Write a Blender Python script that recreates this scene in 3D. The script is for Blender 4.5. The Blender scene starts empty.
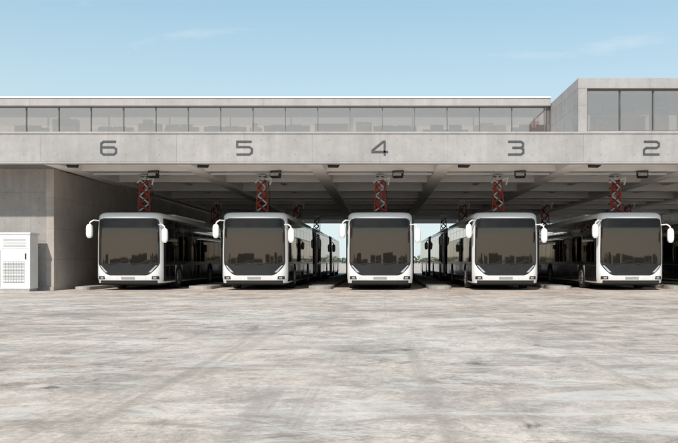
import bpy, bmesh, math, random
from mathutils import Vector
random.seed(7)
S = bpy.context.scene
COL = S.collection

# ---------------------------------------------------------------- node helpers
def new_mat(name):
    m = bpy.data.materials.new(name); m.use_nodes = True
    nt = m.node_tree; nt.nodes.clear()
    out = nt.nodes.new('ShaderNodeOutputMaterial')
    return m, nt, out
def N(nt, typ, **kw):
    n = nt.nodes.new(typ)
    for k, v in kw.items(): setattr(n, k, v)
    return n
def L(nt, a, b): nt.links.new(a, b)
def val(nt, sock, v):
    if hasattr(v, 'is_output') or isinstance(v, bpy.types.NodeSocket): L(nt, v, sock)
    else: sock.default_value = v
def math_(nt, op, a, b=0.0, c=None, clamp=False):
    n = N(nt, 'ShaderNodeMath', operation=op); n.use_clamp = clamp
    val(nt, n.inputs[0], a); val(nt, n.inputs[1], b)
    if c is not None: val(nt, n.inputs[2], c)
    return n.outputs[0]
def mixc(nt, fac, a, b, mode='MIX'):
    n = N(nt, 'ShaderNodeMix', data_type='RGBA', blend_type=mode)
    val(nt, n.inputs[0], fac); val(nt, n.inputs[6], a); val(nt, n.inputs[7], b)
    return n.outputs[2]
def noise(nt, vec, scale, detail=6, rough=0.6, dist=0.0):
    n = N(nt, 'ShaderNodeTexNoise'); L(nt, vec, n.inputs['Vector'])
    n.inputs['Scale'].default_value = scale; n.inputs['Detail'].default_value = min(detail, 6)
    n.inputs['Roughness'].default_value = rough; n.inputs['Distortion'].default_value = dist
    return n.outputs[0]
def mapping(nt, vec, scale=(1,1,1), rot=(0,0,0), loc=(0,0,0)):
    n = N(nt, 'ShaderNodeMapping'); L(nt, vec, n.inputs[0])
    n.inputs['Scale'].default_value = scale; n.inputs['Rotation'].default_value = rot
    n.inputs['Location'].default_value = loc
    return n.outputs[0]
def rng(nt, v, a, b, c=0.0, d=1.0):
    n = N(nt, 'ShaderNodeMapRange'); L(nt, v, n.inputs[0])
    n.inputs[1].default_value = a; n.inputs[2].default_value = b
    n.inputs[3].default_value = c; n.inputs[4].default_value = d
    return n.outputs[0]
def C(r, g, b): return (r, g, b, 1.0)

def simple(name, col, rough=0.5, metal=0.0, coat=0.0, var=0.12, vscale=3.0, spec=0.5, bump=0.0):
    m, nt, out = new_mat(name)
    p = N(nt, 'ShaderNodeBsdfPrincipled')
    g = N(nt, 'ShaderNodeNewGeometry').outputs['Position']
    n = noise(nt, g, vscale, 3, 0.65)
    f = rng(nt, n, 0.3, 0.7, 1.0 - var, 1.0 + var)
    base = mixc(nt, 1.0, C(*col), f, 'MULTIPLY')
    L(nt, base, p.inputs['Base Color'])
    r = rng(nt, n, 0.3, 0.7, max(0.02, rough * 0.8), min(1, rough * 1.2)); L(nt, r, p.inputs['Roughness'])
    p.inputs['Metallic'].default_value = metal
    p.inputs['Coat Weight'].default_value = coat
    p.inputs['Coat Roughness'].default_value = 0.04
    p.inputs['Specular IOR Level'].default_value = spec
    L(nt, p.outputs[0], out.inputs[0])
    return m

def bus_paint(name, col):
    m, nt, out = new_mat(name)
    p = N(nt, 'ShaderNodeBsdfPrincipled')
    g = N(nt, 'ShaderNodeNewGeometry').outputs['Position']
    sp = N(nt, 'ShaderNodeSeparateXYZ'); L(nt, g, sp.inputs[0])
    n = noise(nt, mapping(nt, g, (2, 2, 0.8)), 2.5, 5, 0.7)
    low = rng(nt, sp.outputs[2], 0.28, 0.75, 0.6, 0.0)
    d = math_(nt, 'MULTIPLY', low, rng(nt, n, 0.35, 0.65, 0.3, 1.0), clamp=True)
    L(nt, mixc(nt, d, C(*col), C(0.42, 0.39, 0.35)), p.inputs['Base Color'])
    p.inputs['Roughness'].default_value = 0.3; p.inputs['Coat Weight'].default_value = 0.5; p.inputs['Coat Roughness'].default_value = 0.05
    L(nt, p.outputs[0], out.inputs[0]); return m

def concrete(name, col, axis='x', pw=2.435, ph=1.2, zoff=0.0, joints=True, stain=0.35):
    m, nt, out = new_mat(name)
    p = N(nt, 'ShaderNodeBsdfPrincipled')
    g = N(nt, 'ShaderNodeNewGeometry').outputs['Position']
    sp = N(nt, 'ShaderNodeSeparateXYZ'); L(nt, g, sp.inputs[0])
    h = sp.outputs[0] if axis == 'x' else sp.outputs[1]
    z = sp.outputs[2]
    big = noise(nt, g, 0.55, 5, 0.62)
    med = noise(nt, g, 2.6, 6, 0.72)
    f = rng(nt, big, 0.3, 0.7, 1 - stain * 0.5, 1 + stain * 0.4)
    f = math_(nt, 'MULTIPLY', f, rng(nt, med, 0.3, 0.7, 1 - stain * 0.35, 1 + stain * 0.35))
    if joints:
        streak = noise(nt, mapping(nt, g, (3.0, 3.0, 0.25)), 1.4, 4, 0.6)
        fine = noise(nt, g, 28, 3, 0.7)
        f = math_(nt, 'MULTIPLY', f, rng(nt, streak, 0.35, 0.7, 1 + stain * 0.15, 1 - stain * 0.35))
        f = math_(nt, 'MULTIPLY', f, rng(nt, fine, 0.3, 0.7, 0.95, 1.05))
        hx = math_(nt, 'DIVIDE', h, pw); hz = math_(nt, 'DIVIDE', math_(nt, 'SUBTRACT', z, zoff), ph)
        fx = math_(nt, 'FRACT', hx); fz = math_(nt, 'FRACT', hz)
        dx = math_(nt, 'MULTIPLY', math_(nt, 'MINIMUM', fx, math_(nt, 'SUBTRACT', 1.0, fx)), pw)
        dz = math_(nt, 'MULTIPLY', math_(nt, 'MINIMUM', fz, math_(nt, 'SUBTRACT', 1.0, fz)), ph)
        d = math_(nt, 'MINIMUM', dx, dz)
        j = rng(nt, d, 0.005, 0.014, 1.0, 0.0)
        f = math_(nt, 'MULTIPLY', f, math_(nt, 'SUBTRACT', 1.0, math_(nt, 'MULTIPLY', j, 0.25)))
        wn = N(nt, 'ShaderNodeTexWhiteNoise', noise_dimensions='2D')
        cb = N(nt, 'ShaderNodeCombineXYZ'); L(nt, math_(nt, 'FLOOR', hx), cb.inputs[0]); L(nt, math_(nt, 'FLOOR', hz), cb.inputs[1])
        L(nt, cb.outputs[0], wn.inputs[0])
        f = math_(nt, 'MULTIPLY', f, rng(nt, wn.outputs[0], 0, 1, 0.96, 1.03))
        qx = math_(nt, 'ABSOLUTE', math_(nt, 'SUBTRACT', math_(nt, 'FRACT', math_(nt, 'MULTIPLY', hx, 2.0)), 0.5))
        qz = math_(nt, 'ABSOLUTE', math_(nt, 'SUBTRACT', math_(nt, 'FRACT', math_(nt, 'MULTIPLY', hz, 2.0)), 0.5))
        ax = math_(nt, 'MULTIPLY', qx, pw / 2); az = math_(nt, 'MULTIPLY', qz, ph / 2)
        dd = math_(nt, 'SQRT', math_(nt, 'ADD', math_(nt, 'MULTIPLY', ax, ax), math_(nt, 'MULTIPLY', az, az)))
        hole = rng(nt, dd, 0.014, 0.026, 1.0, 0.0)
        f = math_(nt, 'MULTIPLY', f, math_(nt, 'SUBTRACT', 1.0, math_(nt, 'MULTIPLY', hole, 0.4)))
    L(nt, mixc(nt, 1.0, C(*col), f, 'MULTIPLY'), p.inputs['Base Color'])
    p.inputs['Roughness'].default_value = 0.85
    p.inputs['Specular IOR Level'].default_value = 0.3
    L(nt, p.outputs[0], out.inputs[0])
    return m

def ground_mat():
    m, nt, out = new_mat('yard_concrete')
    p = N(nt, 'ShaderNodeBsdfPrincipled')
    g = N(nt, 'ShaderNodeNewGeometry').outputs['Position']
    big = noise(nt, g, 0.12, 4, 0.6, 0.4)
    med = noise(nt, g, 0.55, 6, 0.74, 0.6)
    sm = noise(nt, mapping(nt, g, (1, 0.75, 1), loc=(31, 7, 0)), 2.4, 6, 0.80, 0.5)
    fine = noise(nt, g, 18, 5, 0.8)
    c = mixc(nt, rng(nt, big, 0.38, 0.62), C(0.57, 0.455, 0.375), C(0.66, 0.565, 0.49))
    f = rng(nt, med, 0.36, 0.58, 0.72, 1.10)
    f = math_(nt, 'MULTIPLY', f, rng(nt, sm, 0.34, 0.58, 0.70, 1.10))
    f = math_(nt, 'MULTIPLY', f, rng(nt, fine, 0.28, 0.72, 0.68, 1.30))
    area = rng(nt, noise(nt, mapping(nt, g, loc=(9, 90, 0)), 0.22, 3, 0.6), 0.42, 0.58, 0.25, 1.0)
    st = noise(nt, mapping(nt, g, (0.8, 1.2, 1), loc=(3, 11, 0)), 0.8, 6, 0.82, 1.0)
    s1 = rng(nt, st, 0.52, 0.60, 0.0, 1.0)
    st2 = noise(nt, mapping(nt, g, loc=(60, 20, 0)), 3.6, 6, 0.80, 0.8)
    s2 = rng(nt, st2, 0.55, 0.62, 0.0, 1.0)
    s = math_(nt, 'MULTIPLY', math_(nt, 'MAXIMUM', s1, s2), area, clamp=True)
    s = math_(nt, 'MULTIPLY', s, rng(nt, fine, 0.38, 0.58, 0.35, 1.0))
    vo = N(nt, 'ShaderNodeTexVoronoi'); L(nt, mapping(nt, g, loc=(4, 4, 0)), vo.inputs['Vector']); vo.inputs['Scale'].default_value = 1.0
    vd = math_(nt, 'ADD', vo.outputs['Distance'], math_(nt, 'MULTIPLY', math_(nt, 'SUBTRACT', sm, 0.5), 0.45))
    drip = rng(nt, vd, 0.03, 0.13, 0.8, 0.0)
    def tyre(sx, sy, ang, lo, hi, amt, loc):
        v = mapping(nt, g, (sx, sy, 1), rot=(0, 0, ang), loc=loc)
        n = noise(nt, v, 1.0, 4, 0.6, 0.25)
        return rng(nt, n, lo, hi, 0.0, amt)
    t1 = tyre(3.4, 0.06, math.radians(78), 0.57, 0.68, 0.40, (2, 5, 0))
    t2 = tyre(3.8, 0.07, math.radians(-82), 0.57, 0.69, 0.40, (12, 3, 0))
    t3 = tyre(4.2, 0.08, math.radians(14), 0.60, 0.70, 0.32, (7, 43, 0))
    t = math_(nt, 'MAXIMUM', math_(nt, 'MAXIMUM', t1, t2), t3)
    t = math_(nt, 'MULTIPLY', t, rng(nt, sm, 0.38, 0.58, 0.0, 1.0))
    dark = math_(nt, 'MAXIMUM', math_(nt, 'MAXIMUM', math_(nt, 'MULTIPLY', s, 0.72), drip), t)
    lt = rng(nt, noise(nt, mapping(nt, g, (0.6, 1.5, 1), loc=(80, 2, 0)), 0.9, 6, 0.78, 0.9), 0.51, 0.60, 0.0, 0.62)
    sp = N(nt, 'ShaderNodeSeparateXYZ'); L(nt, g, sp.inputs[0])
    wob = math_(nt, 'MULTIPLY', math_(nt, 'SUBTRACT', sm, 0.5), 0.10)
    q = math_(nt, 'FRACT', math_(nt, 'DIVIDE', math_(nt, 'ADD', math_(nt, 'ADD', sp.outputs[1], wob), 900.5), 9.0))
    d = math_(nt, 'MULTIPLY', math_(nt, 'MINIMUM', q, math_(nt, 'SUBTRACT', 1.0, q)), 9.0)
    jt = rng(nt, d, 0.006, 0.03, 0.35, 0.0)
    dark = math_(nt, 'MAXIMUM', dark, jt)
    c = mixc(nt, 1.0, c, f, 'MULTIPLY')
    c = mixc(nt, lt, c, C(0.76, 0.685, 0.62))
    c = mixc(nt, dark, c, C(0.14, 0.105, 0.085))
    L(nt, c, p.inputs['Base Color'])
    L(nt, rng(nt, med, 0.3, 0.7, 0.6, 0.9), p.inputs['Roughness'])
    p.inputs['Specular IOR Level'].default_value = 0.3
    b = N(nt, 'ShaderNodeBump'); b.inputs['Strength'].default_value = 0.45; b.inputs['Distance'].default_value = 0.015
    L(nt, math_(nt, 'ADD', fine, math_(nt, 'MULTIPLY', sm, 2.0)), b.inputs['Height']); L(nt, b.outputs[0], p.inputs['Normal'])
    L(nt, p.outputs[0], out.inputs[0])
    return m

def reflective_glass(name, tint, base, refl, rough=0.02, transparent=0.0, wob=0.0):
    m, nt, out = new_mat(name)
    gl = N(nt, 'ShaderNodeBsdfGlossy'); gl.inputs['Color'].default_value = C(*tint); gl.inputs['Roughness'].default_value = rough
    g = N(nt, 'ShaderNodeNewGeometry').outputs['Position']
    if wob > 0:
        b = N(nt, 'ShaderNodeBump'); b.inputs['Strength'].default_value = wob; b.inputs['Distance'].default_value = 0.02
        L(nt, noise(nt, g, 1.3, 2, 0.4), b.inputs['Height']); L(nt, b.outputs[0], gl.inputs['Normal'])
    if transparent > 0:
        d = N(nt, 'ShaderNodeBsdfTransparent'); d.inputs['Color'].default_value = C(*base)
    else:
        d = N(nt, 'ShaderNodeBsdfDiffuse'); d.inputs['Color'].default_value = C(*base)
    fr = N(nt, 'ShaderNodeFresnel'); fr.inputs[0].default_value = 1.5
    fac = math_(nt, 'ADD', fr.outputs[0], refl, clamp=True)
    mx = N(nt, 'ShaderNodeMixShader'); L(nt, fac, mx.inputs[0]); L(nt, d.outputs[0], mx.inputs[1]); L(nt, gl.outputs[0], mx.inputs[2])
    L(nt, mx.outputs[0], out.inputs[0])
    return m

# ---------------------------------------------------------------- mesh builder
class B:
    def __init__(s): s.v = []; s.f = []; s.m = []; s.mats = []; s.sm = []
    def mi(s, mat):
        if mat not in s.mats: s.mats.append(mat)
        return s.mats.index(mat)
    def add(s, vs, fs, mat, smooth=False):
        o = len(s.v); k = s.mi(mat); s.v += [tuple(v) for v in vs]
        for f in fs: s.f.append(tuple(i + o for i in f)); s.m.append(k); s.sm.append(smooth)
    def box(s, x0, x1, y0, y1, z0, z1, mat):
        v = [(x0,y0,z0),(x1,y0,z0),(x1,y1,z0),(x0,y1,z0),(x0,y0,z1),(x1,y0,z1),(x1,y1,z1),(x0,y1,z1)]
        s.add(v, [(0,3,2,1),(4,5,6,7),(0,1,5,4),(1,2,6,5),(2,3,7,6),(3,0,4,7)], mat)
    def tube(s, a, b, r, mat, n=10, r2=None, smooth=True):
        a = Vector(a); b = Vector(b); d = (b - a)
        if d.length < 1e-6: return
        q = d.to_track_quat('Z', 'Y'); r2 = r if r2 is None else r2
        vs = []
        for p, rr in ((a, r), (b, r2)):
            for i in range(n):
                t = 2 * math.pi * i / n
                vs.append(p + q @ Vector((math.cos(t) * rr, math.sin(t) * rr, 0)))
        s.add(vs, [(i, (i + 1) % n, n + (i + 1) % n, n + i) for i in range(n)], mat, smooth)
        s.add(vs[:n], [tuple(reversed(range(n)))], mat); s.add(vs[n:], [tuple(range(n))], mat)
    def bar(s, a, b, w, mat): s.tube(a, b, w * 0.7071, mat, 4, smooth=False)
    def mesh(s, name):
        me = bpy.data.meshes.new(name); me.from_pydata(s.v, [], s.f)
        for m in s.mats: me.materials.append(m)
        me.polygons.foreach_set('material_index', s.m); me.polygons.foreach_set('use_smooth', s.sm)
        me.update(); return me
    def obj(s, name, parent=None, bevel=0.0, seg=2):
        return place(name, s.mesh(name), parent, bevel, seg)
def place(name, me, parent=None, bevel=0.0, seg=2):
    o = bpy.data.objects.new(name, me); COL.objects.link(o)
    if parent: o.parent = parent
    if bevel > 0:
        b = o.modifiers.new('bevel', 'BEVEL'); b.width = bevel; b.segments = seg; b.limit_method = 'ANGLE'
    return o
def empty(name, loc=(0,0,0)):
    e = bpy.data.objects.new(name, None); e.location = loc; e.empty_display_size = 0.3; COL.objects.link(e); return e

# ---------------------------------------------------------------- materials
M_ground = ground_mat()
M_fascia = concrete('fascia_concrete', (0.37, 0.35, 0.34), 'x', 2.435, 1.04, 4.69, stain=0.24)
M_wallx = concrete('wall_concrete_front', (0.33, 0.31, 0.295), 'x', 1.35, 0.95, 0.0, stain=0.28)
M_wally = concrete('wall_concrete_side', (0.43, 0.385, 0.345), 'y', 2.7, 1.2, 0.0, stain=0.25)
M_blocky = concrete('block_concrete_side', (0.38, 0.36, 0.35), 'y', 2.5, 1.0, 5.75, stain=0.25)
M_slab = concrete('slab_concrete', (0.38, 0.36, 0.35), 'x', 4.87, 10, 0, stain=0.2)
M_ceil = concrete('ceiling_concrete', (0.84, 0.815, 0.785), 'x', joints=False, stain=0.08)
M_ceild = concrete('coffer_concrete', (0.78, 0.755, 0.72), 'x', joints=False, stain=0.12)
M_kerb = concrete('kerb_concrete', (0.36, 0.34, 0.32), 'y', 1.0, 5, 0, stain=0.4)
M_num = simple('numeral_paint', (0.06, 0.065, 0.07), 0.6, vscale=6, var=0.2)
M_white = bus_paint('bus_white_paint', (0.78, 0.78, 0.77))
M_black = simple('gloss_black', (0.010, 0.010, 0.011), 0.18, coat=0.25, var=0.3)
M_sidep = simple('bus_side_panel', (0.022, 0.021, 0.022), 0.16, coat=0.8, var=0.25, vscale=1.5)
M_rubber = simple('rubber', (0.018, 0.018, 0.018), 0.8, vscale=20)
M_under = simple('underbody', (0.02, 0.02, 0.02), 0.8)
M_steel = simple('galvanised_steel', (0.45, 0.46, 0.47), 0.4, metal=0.8, var=0.15)
M_rim = simple('wheel_rim', (0.30, 0.30, 0.31), 0.35, metal=0.7)
M_lens = simple('headlight_lens', (0.45, 0.47, 0.49), 0.08, metal=0.3, coat=1.0, var=0.2, vscale=25)
M_red = simple('red_pantograph_paint', (0.42, 0.05, 0.03), 0.45, coat=0.2, var=0.2, vscale=8)
M_dkmetal = simple('dark_metal', (0.035, 0.035, 0.038), 0.45, metal=0.3)
M_frame = simple('window_frame', (0.16, 0.155, 0.15), 0.45, metal=0.4)
M_cab = simple('cabinet_white_paint', (0.72, 0.72, 0.71), 0.45, var=0.05, vscale=2)
M_cabd = simple('cabinet_grille', (0.34, 0.34, 0.34), 0.6, vscale=10)
M_int = simple('interior_plaster', (0.75, 0.71, 0.66), 0.8, var=0.08, vscale=0.5)
M_furn = simple('office_furniture_dark', (0.13, 0.13, 0.14), 0.6, vscale=2, var=0.4)
M_furn2 = simple('office_furniture_grey', (0.25, 0.245, 0.25), 0.6, vscale=2, var=0.3)
M_wind = reflective_glass('windscreen_glass', (0.54, 0.42, 0.34), (0.016, 0.013, 0.011), 0.16, 0.02, wob=0.05)
M_side = reflective_glass('side_window_glass', (0.80, 0.72, 0.65), (0.010, 0.010, 0.011), 0.13, 0.02, wob=0.06)
M_glass = reflective_glass('clerestory_glass', (0.98, 0.85, 0.78), (0.95, 0.87, 0.83), 0.32, 0.03, transparent=1, wob=0.04)
M_red_l = simple('tail_light', (0.45, 0.02, 0.02), 0.2, coat=1)
M_disp = simple('display_panel', (0.005, 0.005, 0.006), 0.4, spec=0.25)
M_bldg = simple('distant_building', (0.17, 0.165, 0.16), 0.8, var=0.4, vscale=0.06)
M_dark = simple('distant_dark', (0.09, 0.09, 0.085), 0.9, vscale=0.3, var=0.4)

# ---------------------------------------------------------------- ground
b = B(); R = 2500
b.add([(-R,-R,0),(R,-R,0),(R,R,0),(-R,R,0)], [(0,1,2,3)], M_ground)
b.obj('ground')

# ---------------------------------------------------------------- depot building
LANE = 4.87
depot = empty('bus_depot_building', (0, 40, 0))
def dpt(bd, name, bevel=0.0):
    bd.v = [(x, y - 40, z) for x, y, z in bd.v]
    return bd.obj(name, depot, bevel)
XL, XR = -34.0, 36.0
FY = 28.8; BY = 74.0
b = B(); b.box(XL, XR, FY, FY + 0.35, 4.69, 5.70, M_fascia); dpt(b, 'front_fascia', 0.012)
b = B(); b.box(XL, XR, FY - 0.035, FY + 0.40, 5.703, 5.775, M_slab); dpt(b, 'fascia_coping', 0.008)
b = B(); b.box(XL, XR, FY - 0.02, FY + 0.33, 4.635, 4.687, M_slab); dpt(b, 'fascia_drip_edge', 0.006)
b = B(); b.box(XL, XR, FY + 0.353, BY, 5.35, 5.60, M_ceild); dpt(b, 'roof_slab')
b = B()
for i in range(-3, 8):
    x = (i - 0.5) * LANE
    b.box(x - 0.27, x + 0.27, FY + 0.355, BY - 0.02, 4.70, 5.347, M_ceil)
dpt(b, 'main_beams', 0.02)
b = B()
ys = [32.2 + k * 4.6 for k in range(9)]
for y in ys:
    for i in range(-3, 7):
        x0 = (i - 0.5) * LANE + 0.272; x1 = (i + 0.5) * LANE - 0.272
        b.box(x0, x1, y - 0.20, y + 0.20, 4.74, 5.346, M_ceil)
dpt(b, 'cross_beams', 0.015)
b = B()
yy = [FY + 0.36] + [v for y in ys for v in (y - 0.203, y + 0.203)] + [BY - 0.05]
for i in range(-3, 7):
    for k in range(0, len(yy), 2):
        b.box(i * LANE - 0.12, i * LANE + 0.12, yy[k], yy[k + 1], 5.02, 5.345, M_ceil)
dpt(b, 'secondary_ribs', 0.01)
b = B()
b.box(XL, XR, BY, BY + 0.35, 4.66, 5.62, M_ceil); dpt(b, 'rear_beam', 0.01)
b = B()
for i in range(-2, 8):
    x = (i - 0.5) * LANE
    b.box(x - 0.17, x + 0.17, 61.8, 62.2, 0.0, 4.698, M_ceil)
dpt(b, 'columns', 0.02)
WX = -12.6
b = B()
b.box(XL, WX - 0.3, 31.0, 31.3, 0, 4.695, M_wallx)
b.box(WX - 0.297, WX, 31.0, 73.5, 0, 4.69, M_wally)
dpt(b, 'left_wing_walls')
b = B(); b.box(XL, WX + 0.02, 30.93, 30.998, 0.0, 0.14, M_kerb); dpt(b, 'left_wing_plinth')

UY = 33.7; UXR = 7.12; UB = 35.9
b = B(); b.box(XL, UXR, UY - 0.25, UB + 0.3, 7.62, 7.93, M_slab); dpt(b, 'upper_roof_slab', 0.01)
b = B(); b.box(XL, UXR + 0.003, UY - 0.29, UB + 0.35, 7.933, 8.0, M_cab); dpt(b, 'upper_roof_flashing', 0.006)
b = B(); b.box(XL, UXR, UY - 0.1, UY + 0.2, 5.602, 5.75, M_slab)
b.box(XL, UXR, UY + 0.23, UB - 0.1, 5.603, 5.70, M_int)
b.box(XL, UXR, UB - 0.08, UB + 0.1, 5.602, 6.2, M_slab)
dpt(b, 'upper_storey_shell')
b = B(); b.box(XL, UXR, UY + 0.02, UY + 0.03, 5.755, 7.615, M_glass)
b.box(XL, UXR, UB, UB + 0.01, 6.203, 7.615, M_glass); dpt(b, 'upper_storey_glazing')
b = B(); mx = []; k = -26
while True:
    x = 0.1 + k * 1.36
    if x > UXR - 0.2: break
    if x > XL: mx.append(x)
    k += 1
for x in mx: b.box(x - 0.018, x + 0.018, UY - 0.03, UY + 0.015, 5.80, 7.583, M_frame)
for x in mx[::2]: b.box(x - 0.03, x + 0.03, UB + 0.012, UB + 0.07, 6.205, 7.615, M_frame)
b.box(XL, UXR, UY - 0.035, UY + 0.016, 5.752, 5.798, M_frame)
b.box(XL, UXR, UY - 0.035, UY + 0.016, 7.585, 7.618, M_frame)
b.box(UXR - 0.12, UXR + 0.001, UY - 0.04, UY + 0.25, 5.80, 7.583, M_frame)
dpt(b, 'upper_storey_mullions')

def furniture(b, xa, xb, ya, yb, zf, zmax):
    x = xa
    while x < xb:
        t = random.random(); y = random.uniform(ya, yb); m = random.choice([M_furn, M_furn2, M_furn])
        if t < 0.40:
            w = random.uniform(0.4, 1.5); h = random.uniform(1.1, zmax)
            b.box(x, x + w, y, y + 0.4, zf, zf + h, m)
            for j in range(1, 4): b.box(x + 0.05, x + w - 0.05, y - 0.02, y - 0.002, zf + h * j / 4 - 0.02, zf + h * j / 4 + 0.02, M_furn2)
            if random.random() < 0.6: b.box(x + w*0.2, x + w*0.6, y + 0.05, y + 0.35, zf + h + 0.002, zf + h + random.uniform(0.08, 0.25), M_furn2)
            x += w + random.uniform(0.0, 0.7)
        elif t < 0.82:
            w = random.uniform(1.4, 2.0)
            b.box(x, x + w, y, y + 0.8, zf + 0.72, zf + 0.76, m)
            for dx in (0.05, w - 0.09): b.box(x + dx, x + dx + 0.04, y, y + 0.8, zf, zf + 0.718, M_furn)
            b.box(x, x + w, y + 0.82, y + 0.86, zf, zf + random.uniform(1.15, 1.4), M_furn2)
            for q in range(2):
                cx = x + w * (0.3 + 0.4 * q)
                b.box(cx - 0.28, cx + 0.28, y + 0.4, y + 0.43, zf + 0.95, zf + 1.32, M_furn)
                b.box(cx - 0.03, cx + 0.03, y + 0.432, y + 0.47, zf + 0.762, zf + 1.0, M_furn)
            x += w + random.uniform(0.1, 0.7)
        else:
            x += random.uniform(0.6, 1.8)
b = B(); furniture(b, -20, 6.2, UY + 0.3, UY + 1.0, 5.702, 1.78)
dpt(b, 'office_furniture')

BX = 7.15; BYF = 28.95; BT = 7.74
b = B(); b.box(BX, XR, BYF, 34.0, BT - 0.37, BT, M_slab); dpt(b, 'roof_block_top', 0.012)
b = B(); b.box(BX, BX + 0.33, BYF, 34.0, 5.777, BT - 0.372, M_blocky); dpt(b, 'roof_block_side_wall', 0.012)
b = B(); b.box(BX + 0.332, XR, BYF + 0.02, 29.7, 5.777, 5.83, M_slab)
b.box(BX + 0.335, XR, 29.72, 33.9, 5.602, 5.72, M_int)
b.box(BX + 0.335, XR, 29.6, 33.88, BT - 0.45, BT - 0.376, M_int)
dpt(b, 'roof_block_interior')
b = B(); b.box(BX + 0.332, XR, BYF + 0.22, BYF + 0.23, 5.835, BT - 0.374, M_glass)
b.box(BX + 0.332, XR, 33.90, 33.91, 5.725, BT - 0.374, M_glass); dpt(b, 'roof_block_glazing')
b = B()
for k in range(0, 24):
    x = BX + 0.36 + k * 1.21
    b.box(x - 0.025, x + 0.025, BYF + 0.16, BYF + 0.215, 5.875, BT - 0.41, M_frame)
b.box(BX + 0.334, XR, BYF + 0.155, BYF + 0.216, 5.833, 5.873, M_frame)
b.box(BX + 0.334, XR, BYF + 0.155, BYF + 0.216, BT - 0.408, BT - 0.376, M_frame)
dpt(b, 'roof_block_mullions')
b = B(); furniture(b, BX + 0.8, 20, 29.5, 30.2, 5.722, 1.5); dpt(b, 'roof_block_furniture')

GL = {
 '6': [[(.93,.93),(.2,.93),(.06,.81),(.06,.19),(.2,.07),(.8,.07),(.94,.19),(.94,.43),(.8,.55),(.11,.55)]],
 '5': [[(.92,.93),(.08,.93),(.08,.57),(.8,.57),(.94,.45),(.94,.19),(.8,.07),(.04,.07)]],
 '4': [[(.97,.24),(.05,.24),(.05,.34),(.68,.93),(.77,.93),(.77,0.0)]],
 '3': [[(.05,.93),(.8,.93),(.93,.83),(.93,.63),(.81,.52),(.3,.52)],[(.81,.52),(.95,.41),(.95,.19),(.8,.07),(.04,.07)]],
 '2': [[(.06,.93),(.8,.93),(.94,.82),(.94,.63),(.8,.51),(.2,.51),(.06,.39),(.06,.07),(.97,.07)]],
 '1': [[(.25,.78),(.5,.93),(.5,0.0)]],
}
def numeral(ch, cx, cz, w=0.61, h=0.53, t=0.074):
    b = B()
    for si, st in enumerate(GL[ch]):
        P = [Vector((cx + (p[0] - 0.5) * w, cz + (p[1] - 0.5) * h)) for p in st]
        Lf, Rt = [], []
        for i, p in enumerate(P):
            d0 = (P[i] - P[i-1]).normalized() if i > 0 else (P[1] - P[0]).normalized()
            d1 = (P[i+1] - P[i]).normalized() if i < len(P) - 1 else d0
            n0 = Vector((-d0.y, d0.x)); n1 = Vector((-d1.y, d1.x)); n = (n0 + n1)
            n = n.normalized(); k = (t / 2) / max(0.35, n.dot(n0))
            Lf.append(p + n * k); Rt.append(p - n * k)
        y0 = FY - 0.022 - si * 0.002; y1 = FY - 0.001
        n = len(P)
        vs = [(p.x, y0, p.y) for p in Lf] + [(p.x, y0, p.y) for p in Rt] + [(p.x, y1, p.y) for p in Lf] + [(p.x, y1, p.y) for p in Rt]
        fs = []
        for i in range(n - 1):
            fs += [(i, i + 1, n + i + 1, n + i), (i, 2*n + i, 2*n + i + 1, i + 1), (n + i, n + i + 1, 3*n + i + 1, 3*n + i)]
        fs += [(0, n, 3*n, 2*n), (n-1, 2*n-1, 4*n-1, 3*n-1)]
        b.add(vs, fs, M_num)
    dpt(b, 'bay_number_' + ch)
for ch, i in (('6', -2), ('5', -1), ('4', 0), ('3', 1), ('2', 2), ('1', 3)):
    numeral(ch, i * LANE, 5.19)

# ---------------------------------------------------------------- kerb islands
def island(x, y0, y1, w=0.95, h=0.13):
    b = B(); n = 8; out = []
    for s, yc in ((-1, y0 + w/2), (1, y1 - w/2)):
        for i in range(n + 1):
            a = math.pi * i / n
            if s == -1: out.append((-math.cos(a) * w/2, yc - math.sin(a) * w/2))
            else: out.append((math.cos(a) * w/2, yc + math.sin(a) * w/2))
    cy = (y0 + y1) / 2; m = len(out)
    vs = [(px, py - cy, 0) for px, py in out] + [(px * 0.99, py - cy, h) for px, py in out]
    b.add(vs, [(i, (i+1) % m, m + (i+1) % m, m + i) for i in range(m)] + [tuple(range(m, 2*m))], M_kerb)
    o = b.obj('kerb_island', None, 0.02); o.location = (x, cy, 0)
for i in range(-2, 4):
    island((i + 0.5) * LANE, 32.2, 70)
island(-2.5 * LANE + 0.45, 31.4, 70, 0.6)

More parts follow.
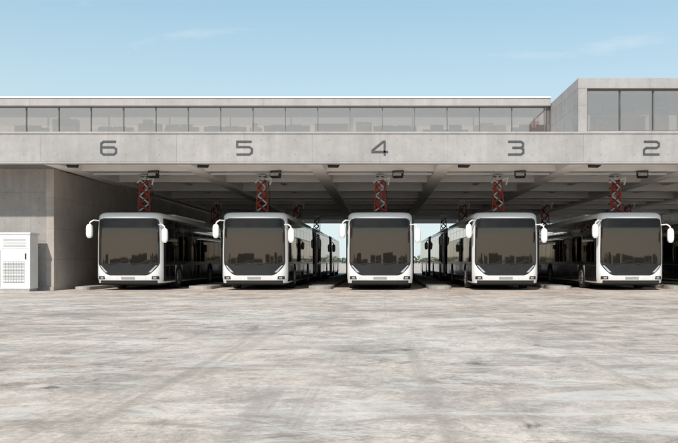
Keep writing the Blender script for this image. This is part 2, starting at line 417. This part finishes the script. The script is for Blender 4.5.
# ---------------------------------------------------------------- bus
LEN = 12.0
def hw(z):
    if z < 0.5: return 1.25 + 0.025 * (z - 0.28) / 0.22
    if z < 2.2: return 1.275
    if z < 2.83: return 1.275 - 0.035 * (z - 2.2) / 0.63
    r = 0.20; t = min(1, (z - 2.83) / r)
    return 1.24 - r * (1 - math.sqrt(max(0, 1 - t * t)))
def fy(x, z):
    w = hw(z); u = min(1.0, abs(x) / w)
    return (1.275 - w) * 0.9 + 0.07 * u * u + 0.26 * u ** 12 + (0.05 * (0.5 - z) / 0.2 if z < 0.5 else 0)
def bus_body():
    b = B(); zs = [0.28, 0.32, 0.5, 0.9, 1.4, 1.9, 2.2, 2.5, 2.7, 2.83, 2.87, 2.91, 2.945, 2.975, 3.0, 3.018, 3.028, 3.03]
    rings = []
    for z in zs:
        w = hw(z); ring = []
        for i in range(41):
            u = math.sin((i / 40 * 2 - 1) * math.pi / 2)
            ring.append((w * u, fy(w * u, z), z))
        ins = (1.275 - w) * 0.5
        for y in (3, 6, 9, 11.8): ring.append((w, y, z))
        for k in range(1, 6):
            a = k / 6 * math.pi / 2
            ring.append((w - 0.2 + 0.2 * math.cos(a), LEN - ins - 0.2 + 0.2 * math.sin(a), z))
        for k in range(1, 6):
            a = math.pi / 2 + k / 6 * math.pi / 2
            ring.append((-w + 0.2 + 0.2 * math.cos(a), LEN - ins - 0.2 + 0.2 * math.sin(a), z))
        for y in (11.8, 9, 6, 3): ring.append((-w, y, z))
        rings.append(ring)
    n = len(rings[0]); vs = [p for r in rings for p in r]
    fs = [(j*n + i, j*n + (i+1) % n, (j+1)*n + (i+1) % n, (j+1)*n + i) for j in range(len(zs)-1) for i in range(n)]
    b.add(vs, fs, M_white, True)
    b.add(rings[-1], [tuple(range(n))], M_white)
    b.add(rings[0], [tuple(reversed(range(n)))], M_under)
    return b
def fpatch(b, z0, z1, half, off, mat, nz=14, nx=24):
    vs = []
    for j in range(nz + 1):
        z = z0 + (z1 - z0) * j / nz; xl, xr = half(z)
        for i in range(nx + 1):
            x = xl + (xr - xl) * i / nx
            vs.append((x, fy(x, z) - off, z))
    fs = [(j*(nx+1)+i, j*(nx+1)+i+1, (j+1)*(nx+1)+i+1, (j+1)*(nx+1)+i) for j in range(nz) for i in range(nx)]
    b.add(vs, fs, mat, True)
    edge = [i for i in range(nx)] + [(j*(nx+1)+nx) for j in range(nz)] + [nz*(nx+1)+i for i in range(nx, 0, -1)] + [j*(nx+1) for j in range(nz, 0, -1)]
    ev = [vs[i] for i in edge]; m = len(ev)
    b.add(ev + [(x, y + off + 0.004, z) for x, y, z in ev], [(i, (i+1) % m, m + (i+1) % m, m + i) for i in range(m)], mat)
def rounded(hwid, z0, z1, r):
    def f(z):
        d = min(z - z0, z1 - z); k = 0
        if d < r: k = r - math.sqrt(max(0, r*r - (r - d)**2))
        return (-hwid + k, hwid - k)
    return f
def spatch(b, side, y0, y1, z0, z1, off, mat, nz=4):
    vs = []
    for j in range(nz + 1):
        z = z0 + (z1 - z0) * j / nz
        for y in (y0, y1): vs.append((side * (hw(z) + off), y, z))
    fs = [(2*j, 2*j+1, 2*j+3, 2*j+2) for j in range(nz)]
    b.add(vs, fs, mat)
    ev = [vs[2*j] for j in range(nz+1)] + [vs[2*j+1] for j in range(nz, -1, -1)]; m = len(ev)
    b.add(ev + [(x - side * (off + 0.004), y, z) for x, y, z in ev], [(i, (i+1) % m, m + (i+1) % m, m + i) for i in range(m)], mat)

bus_meshes = []
def reg(b, name, bevel=0.0): bus_meshes.append((name, b.mesh('bus_' + name), bevel))
reg(bus_body(), 'body')
b = B()
def maskw(z):
    zt = 2.80
    if z < 1.10:
        t = (1.10 - z) / (1.10 - 0.58); h = 1.19 - 0.42 * t ** 1.7
    else: h = 1.19 - 0.03 * max(0, z - 1.6) / 1.2
    d = zt - z; r = 0.16
    if d < r: h -= r - math.sqrt(max(0, r*r - (r - d)**2))
    d = z - 0.58
    if d < 0.08: h -= 0.08 - math.sqrt(max(0, 0.0064 - (0.08 - d)**2))
    return (-h, h)
fpatch(b, 0.58, 2.80, maskw, 0.006, M_black, 60, 36); reg(b, 'front_mask')
b = B(); fpatch(b, 1.04, 2.40, rounded(1.14, 1.04, 2.40, 0.07), 0.014, M_wind, 26, 36); reg(b, 'windscreen')
b = B(); fpatch(b, 2.445, 2.76, rounded(1.10, 2.445, 2.76, 0.08), 0.012, M_disp, 10, 24)
reg(b, 'destination_display')
b = B()
for s in (-1, 1):
    def hl(z, s=s):
        t = (z - 0.66) / (0.98 - 0.66)
        a = 0.86 + 0.27 * t; w = 0.11 - 0.05 * t
        return (s * (a - w), s * a) if s > 0 else (s * a, s * (a - w))
    fpatch(b, 0.70, 0.97, hl, 0.016, M_lens, 8, 4)
    # dark fog lamp recess with a lens, low on each corner
    def fogr(z, s=s):
        a0 = 0.90 + 0.5 * (z - 0.42) * 0.3
        return (s * a0, s * 1.17) if s > 0 else (s * 1.17, s * a0)
    fpatch(b, 0.43, 0.55, fogr, 0.010, M_under, 3, 6)
    def fogl(z, s=s): return (s * 0.96, s * 1.08) if s > 0 else (s * 1.08, s * 0.96)
    fpatch(b, 0.46, 0.52, fogl, 0.018, M_lens, 2, 3)
reg(b, 'headlights')
b = B(); fpatch(b, 0.285, 0.39, lambda z: (-1.10, 1.10), 0.012, M_under, 3, 20)
fpatch(b, 0.43, 0.53, lambda z: (-0.26, 0.26), 0.014, M_cabd, 2, 6)
reg(b, 'bumper_details')
b = B()
for x0, x1 in ((-0.75, 0.05), (0.15, 0.95)):
    P0 = Vector((x0, fy(x0, 1.0) - 0.04, 1.0)); P1 = Vector((x1, fy(x1, 1.12) - 0.04, 1.13))
    b.bar(P0, P1, 0.022, M_rubber)
    b.bar(P1 + Vector((-0.35, 0, 0.0)), P1 + Vector((0.1, 0.0, 0.06)), 0.018, M_rubber)
reg(b, 'wipers')
b = B()
for s, z0, z1 in ((-1, 2.02, 2.56), (1, 1.84, 2.40)):
    xm = s * 1.45; ym = -0.10
    P = [(s * 1.17, 0.12, z1 + 0.14), (s * 1.32, -0.04, z1 + 0.15), (s * 1.43, -0.09, z1 + 0.07), (s * 1.45, ym, z1 - 0.04)]
    for i in range(3): b.tube(P[i], P[i+1], 0.028, M_white, 10)
    n = 16; rings = []
    for j in range(11):
        t = j / 10; z = z0 + (z1 - z0) * t
        k = (1 - abs(2*t - 1) ** 4.5) ** (1/2.6) if 0 < j < 10 else 0.45
        ring = []
        for i in range(n):
            a = 2 * math.pi * i / n
            ca, sa = math.cos(a), math.sin(a)
            ring.append((xm + 0.125 * k * math.copysign(abs(ca) ** 0.6, ca), ym + 0.10 * k * math.copysign(abs(sa) ** 0.8, sa), z))
        rings.append(ring)
    vs = [p for r in rings for p in r]
    b.add(vs, [(j*n+i, j*n+(i+1) % n, (j+1)*n+(i+1) % n, (j+1)*n+i) for j in range(10) for i in range(n)], M_white, True)
    b.add(rings[0], [tuple(reversed(range(n)))], M_white); b.add(rings[-1], [tuple(range(n))], M_white)
    b.box(xm - 0.10, xm + 0.10, ym + 0.102, ym + 0.108, z0 + 0.08, z1 - 0.08, M_side)
reg(b, 'mirrors')
WH = (2.75, 8.9)
b = B(); g = B()
for s in (-1, 1):
    spatch(b, s, 0.42, 11.75, 0.98, 2.80, 0.006, M_black, 6)
    segs = [(0.42, WH[0]-0.62), (WH[0]+0.62, WH[1]-0.62), (WH[1]+0.62, 11.78)]
    for y0, y1 in segs: spatch(b, s, y0, y1, 0.34, 0.974, 0.006, M_sidep)
    doors = ((0.62, 1.92), (5.3, 6.6)) if s > 0 else ()
    edges = [0.62, 2.0, 3.5, 5.15, 6.75, 8.3, 9.9, 11.6]
    for i in range(len(edges) - 1):
        y0, y1 = edges[i] + 0.035, edges[i+1] - 0.035
        spatch(g, s, y0, y1, 1.12 + (0.0 if i else -0.1), 2.5, 0.011, M_side)
        spatch(g, s, y0, y1, 2.52, 2.72, 0.011, M_side, 1)
    if s > 0:
        for d0, d1 in doors:
            mid = (d0 + d1) / 2
            spatch(g, s, d0 + 0.03, mid - 0.02, 0.40, 0.965, 0.011, M_side)
            spatch(g, s, mid + 0.02, d1 - 0.03, 0.40, 0.965, 0.011, M_side)
    for y in (5.2, 6.8): spatch(b, s, y - 0.006, y + 0.006, 0.36, 0.92, 0.009, M_rubber, 1)
    spatch(b, s, 0.5, 11.75, 2.802, 2.818, 0.012, M_cabd, 1)
reg(b, 'side_panels'); reg(g, 'side_windows')
b = B()
for s in (-1, 1):
    for wy in WH:
        xo = s * 1.255
        n = 20; vs = []
        for i in range(n + 1):
            a = math.pi * i / n
            for r in (0.52, 0.60): vs.append((s * 1.292, wy + r * math.cos(a), 0.46 + r * 0.98 * math.sin(a)))
        b.add(vs, [(2*i, 2*i+1, 2*i+3, 2*i+2) for i in range(n)], M_rubber)
        vs = [(s * 1.284, wy, 0.34)] + [(s * 1.284, wy + 0.6 * math.cos(math.pi*i/n), 0.34 + 0.7 * math.sin(math.pi*i/n)) for i in range(n + 1)]
        b.add(vs, [(0, i, i + 1) for i in range(1, n + 1)], M_under)
        prof = [(0.16, 0.00), (0.26, 0.05), (0.29, 0.055), (0.31, 0.02), (0.47, 0.035), (0.485, 0.01), (0.485, -0.26), (0.2, -0.28)]
        m = 28; V = []
        for r, o in prof:
            for i in range(m):
                a = 2*math.pi*i/m; V.append((xo + s * (o + 0.0), wy + r*math.cos(a), 0.485 + r*math.sin(a)))
        for j in range(len(prof)-1):
            mat = M_rim if j < 3 else M_rubber
            b.add([V[j*m+i] for i in range(m)] + [V[(j+1)*m+i] for i in range(m)], [(i, (i+1) % m, m+(i+1) % m, m+i) for i in range(m)], mat, True)
        b.tube((xo - s*0.02, wy, 0.485), (xo + s * 0.045, wy, 0.485), 0.165, M_rim, 18)
        for q in range(10):
            a = q * math.pi / 5; b.tube((xo + s*0.03, wy + 0.21*math.cos(a), 0.485 + 0.21*math.sin(a)), (xo + s*0.06, wy + 0.21*math.cos(a), 0.485 + 0.21*math.sin(a)), 0.018, M_steel, 6)
reg(b, 'wheels')
b = B(); b.box(-1.12, 1.12, 0.35, 11.6, 0.20, 0.275, M_under)
b.box(-1.0, 1.0, LEN + 0.001, LEN + 0.02, 1.4, 2.5, M_side)
for s in (-1, 1): b.box(s*1.0 - 0.08, s*1.0 + 0.08, LEN + 0.001, LEN + 0.03, 0.8, 1.2, M_red_l)
b.box(-0.95, 0.95, LEN + 0.001, LEN + 0.015, 0.5, 0.75, M_under)
reg(b, 'underbody_and_rear', 0.008)
b = B()
b.box(-0.95, 0.95, 3.4, 6.2, 3.032, 3.13, M_white); b.box(-0.95, 0.95, 6.6, 9.4, 3.032, 3.13, M_white)
for x in (-0.42, 0.42): b.box(x - 0.03, x + 0.03, 1.4, 3.2, 3.05, 3.10, M_steel)
for y in (1.6, 3.0): b.box(-0.55, 0.55, y - 0.03, y + 0.03, 3.031, 3.049, M_steel)
reg(b, 'roof_equipment', 0.03)

def bus(x, y):
    e = empty('city_bus', (x, y, 0))
    for nm, me, bv in bus_meshes: place(nm, me, e, bv)
ROWS = (31.0, 45.2, 59.4)
for ry in ROWS:
    for i in range(-2, 4): bus(i * LANE, ry)

# ---------------------------------------------------------------- overhead pantograph chargers
pmesh = []
def build_panto():
    top = 1.55
    b = B()
    b.box(-0.16, 0.16, -0.3, 0.3, top + 0.0, top + 0.06, M_steel)
    b.box(-0.06, 0.06, -0.08, 0.08, top - 0.08, top - 0.002, M_cab)
    b.box(-0.20, 0.20, -0.16, 0.16, top - 0.15, top - 0.082, M_cab)
    b.bar((0.14, -0.20, top - 0.14), (0.40, -0.20, top - 0.05), 0.07, M_white)
    b.bar((0.40, -0.20, top - 0.05), (0.33, -0.20, top - 0.36), 0.055, M_white)
    b.bar((-0.14, -0.20, top - 0.14), (-0.28, -0.20, top - 0.28), 0.055, M_white)
    pmesh.append(('ceiling_mount', b.mesh('charger_mount'), 0.01))
    b = B(); n = 4; z0 = 0.10; z1 = top - 0.155
    def w(t): return 0.225 - 0.09 * t
    for yy, mA, mB, bw in ((-0.16, M_red, M_cab, 0.06), (0.16, M_dkmetal, M_dkmetal, 0.03)):
        for k in range(n):
            ta, tb = k / n, (k + 1) / n; za, zb = z0 + (z1 - z0) * ta, z0 + (z1 - z0) * tb
            A, Bm = (mA, mB) if k % 2 else (mB, mA)
            wa = bw if A is M_red else bw * 0.65; wb = bw if Bm is M_red else bw * 0.65
            b.bar((-w(ta), yy, za), (w(tb), yy + 0.012, zb), wa, A)
            b.bar((w(ta), yy - 0.045, za), (-w(tb), yy - 0.045, zb), wb, Bm)
            b.tube((0, yy - 0.08, (za + zb) / 2), (0, yy + 0.045, (za + zb) / 2), 0.028, M_dkmetal, 8)
    for k in range(n + 1):
        t = k / n; z = z0 + (z1 - z0) * t
        for sx in (-1, 1): b.tube((sx * w(t), -0.22, z), (sx * w(t), 0.20, z), 0.028, M_dkmetal, 8)
    for sx in (-1, 1):
        b.bar((sx * (w(0) + 0.02), -0.19, z0), (sx * (w(1) + 0.02), -0.19, z1), 0.036, M_red)
    pmesh.append(('scissor_arms', b.mesh('charger_scissor'), 0))
    b = B()
    b.box(-0.30, 0.30, -0.22, 0.22, 0.06, 0.098, M_dkmetal)
    for x in (-0.26, -0.09, 0.09, 0.26): b.box(x - 0.02, x + 0.02, -0.5, 0.5, 0.015, 0.058, M_dkmetal)
    b.tube((0.20, 0.1, top - 0.15), (0.29, 0.12, 0.7), 0.014, M_rubber, 6); b.tube((0.29, 0.12, 0.7), (0.2, 0.1, 0.1), 0.014, M_rubber, 6)
    pmesh.append(('contact_head', b.mesh('charger_head'), 0))
build_panto()
for ry in ROWS:
    for i in range(-2, 4):
        e = empty('overhead_charging_pantograph', (i * LANE, ry + 2.3, 3.09))
        for nm, me, bv in pmesh: place(nm, me, e, bv)
b = B()
for ry in ROWS:
    for i in range(-2, 5):
        b.box(i * LANE - 2.15, i * LANE + 2.15, ry + 2.22, ry + 2.38, 4.712, 4.80, M_ceil)
dpt(b, 'charger_carrier_beams', 0.008)

# ---------------------------------------------------------------- floodlights under canopy
fb = B()
fb.box(-0.20, 0.20, -0.14, 0.12, -0.28, -0.12, M_dkmetal)
fb.box(-0.17, 0.17, -0.155, -0.142, -0.26, -0.14, M_lens)
for s in (-1, 1): fb.box(s*0.215 - 0.012, s*0.215 + 0.012, -0.03, 0.03, -0.24, -0.03, M_dkmetal)
fb.box(-0.23, 0.23, -0.04, 0.04, -0.03, 0.0, M_dkmetal)
for q in range(5): fb.box(-0.18 + q*0.085, -0.16 + q*0.085, 0.122, 0.17, -0.27, -0.13, M_dkmetal)
fme = fb.mesh('floodlight_mesh')
for i in range(-2, 4):
    for dx, y, z, rz in ((-1.75, 30.0, 4.93, 0.25), (0.72, 32.0, 4.74, -0.2)):
        o = place('floodlight', fme, None, 0.01); o.location = (i * LANE + dx, y, z)
        o.rotation_euler = (math.radians(-14), 0, rz)
b = B()
for i in range(-2, 4):
    b.tube((i * LANE - 1.75, 30.0, 4.93), (i * LANE - 1.75, 30.0, 5.349), 0.02, M_dkmetal, 8)
dpt(b, 'floodlight_stems')

# ---------------------------------------------------------------- cabinet
cab = empty('ventilation_cabinet', (-14.1, 30.15, 0))
b = B(); b.box(-1.1, 1.1, -0.36, 0.36, 0.10, 2.12, M_cab); b.obj('housing', cab, 0.02)
b = B(); b.box(-1.07, 1.07, -0.33, 0.33, 0.0, 0.098, M_cabd); b.obj('plinth', cab)
b = B(); b.box(-1.13, 1.13, -0.39, 0.39, 2.122, 2.20, M_cab); b.obj('lid', cab, 0.015)
b = B()
for k in range(14):
    z = 0.35 + k * 0.055
    b.box(0.10, 0.90, -0.385, -0.362, z, z + 0.028, M_cab)
b.box(0.10, 0.90, -0.366, -0.3605, 0.33, 1.12, M_cabd)
for k in range(1, 8): b.box(0.10 + k*0.1, 0.11 + k*0.1, -0.392, -0.386, 0.33, 1.12, M_cabd)
b.obj('ventilation_grille', cab)
b = B()
for (x0, x1) in ((-1.05, -0.02), (0.02, 1.05)):
    b.box(x0, x1, -0.372, -0.3605, 1.60, 2.02, M_cab)
    for k in range(6): b.box(x0 + 0.1, x1 - 0.1, -0.378, -0.3725, 1.66 + k*0.055, 1.68 + k*0.055, M_cabd)
b.box(-0.006, 0.006, -0.372, -0.3605, 0.15, 1.55, M_cabd)
b.box(0.93, 0.96, -0.40, -0.3605, 1.2, 1.42, M_dkmetal)
b.obj('door_panels', cab, 0.004)

# ---------------------------------------------------------------- distant trees behind the depot
def leafmat():
    m, nt, out = new_mat('foliage')
    p = N(nt, 'ShaderNodeBsdfPrincipled')
    g = N(nt, 'ShaderNodeNewGeometry').outputs['Position']
    n = noise(nt, g, 0.8, 3, 0.6)
    L(nt, mixc(nt, rng(nt, n, 0.3, 0.7), C(0.055, 0.08, 0.04), C(0.12, 0.145, 0.075)), p.inputs['Base Color'])
    p.inputs['Roughness'].default_value = 0.7
    L(nt, p.outputs[0], out.inputs[0]); return m
M_leaf = leafmat(); M_bark = simple('bark', (0.09, 0.07, 0.05), 0.9)
b = B(); rnd = random.Random(3)
x = -130
while x < 130:
    h = rnd.uniform(3.0, 6.0); y = rnd.uniform(560, 600); x += rnd.uniform(0.8, 2.2)
    b.tube((x, y, 0), (x, y, h * 0.6), 0.16, M_bark, 6, 0.07)
    for c in range(8):
        cx = x + rnd.gauss(0, h*0.25); cy = y + rnd.gauss(0, h*0.2); cz = h * rnd.uniform(0.15, 0.95); cr = h * rnd.uniform(0.10, 0.2)
        for q in range(14):
            d = Vector((rnd.gauss(0, 1), rnd.gauss(0, 1), rnd.gauss(0, 1))).normalized() * cr * rnd.uniform(0.5, 1.1)
            c0 = Vector((cx, cy, cz)) + d; s = rnd.uniform(0.3, 0.55)
            u = Vector((rnd.gauss(0, 1), rnd.gauss(0, 1), rnd.gauss(0, 1))).normalized(); w = u.orthogonal().normalized()
            b.add([c0 - u*s, c0 + w*s*0.7, c0 + u*s, c0 - w*s*0.7], [(0,1,2,3)], M_leaf)
b.obj('distant_trees')

# town behind the camera (faintly mirrored in the windscreens)
b = B(); rnd = random.Random(5); x = -460
while x < 460:
    w = rnd.uniform(10, 36); h = rnd.uniform(2.5, 6.5); y = -rnd.uniform(360, 420)
    b.box(x, x + w, y - 20, y, 0, h, M_bldg if rnd.random() < 0.5 else M_dark)
    for k in range(int(w / 4)):
        b.box(x + 1.2 + k*4, x + 3.2 + k*4, y + 0.01, y + 0.1, 1.0, h - 0.6, M_dark)
    x += w + rnd.uniform(0, 8)
b.obj('distant_buildings')

# ---------------------------------------------------------------- light
EL = math.radians(38); AZ = math.radians(14)
sv = Vector((-math.sin(AZ) * math.cos(EL), -math.cos(AZ) * math.cos(EL), math.sin(EL)))
sd = bpy.data.lights.new('sun', 'SUN'); sd.energy = 4.0; sd.angle = math.radians(1.5); sd.color = (1.0, 0.94, 0.87)
so = bpy.data.objects.new('sun', sd); COL.objects.link(so); so.rotation_euler = sv.to_track_quat('Z', 'Y').to_euler(); so.location = (-10, -30, 40)

W = bpy.data.worlds.new('World'); S.world = W; W.use_nodes = True
nt = W.node_tree; nt.nodes.clear()
out = N(nt, 'ShaderNodeOutputWorld'); bg = N(nt, 'ShaderNodeBackground')
sky = N(nt, 'ShaderNodeTexSky', sky_type='NISHITA'); sky.sun_disc = False
sky.sun_elevation = EL; sky.sun_rotation = math.radians(194); sky.altitude = 0
sky.air_density = 1.0; sky.dust_density = 0.6; sky.ozone_density = 1.0
tc = N(nt, 'ShaderNodeTexCoord').outputs['Generated']
spz = N(nt, 'ShaderNodeSeparateXYZ'); L(nt, tc, spz.inputs[0])
veil = rng(nt, spz.outputs[2], 0.12, 0.42, 0.88, 0.5)
hz = mixc(nt, rng(nt, spz.outputs[2], 0.10, 0.32), C(5.5, 6.5, 6.8), C(3.3, 5.4, 6.4))
cl = noise(nt, mapping(nt, tc, (1.6, 1.6, 7.0), loc=(0.9, 0.3, 0.1)), 2.2, 6, 0.6, 0.4)
cf = rng(nt, cl, 0.60, 0.84, 0.0, 0.6)
c = mixc(nt, veil, sky.outputs[0], hz)
c = mixc(nt, cf, c, C(7.0, 7.2, 7.3))
L(nt, c, bg.inputs[0]); bg.inputs[1].default_value = 0.13
L(nt, bg.outputs[0], out.inputs[0])

# ---------------------------------------------------------------- camera
cd = bpy.data.cameras.new('camera'); cd.lens = 42.6; cd.sensor_width = 36; cd.clip_end = 6000
cd.shift_x = -0.0605; cd.shift_y = 0.0597
co = bpy.data.objects.new('camera', cd); COL.objects.link(co)
co.location = (0, 0, 1.1); co.rotation_euler = (math.radians(90), 0, 0)
S.camera = co
S.view_settings.view_transform = 'Standard'; S.view_settings.look = 'None'; S.view_settings.exposure = 0
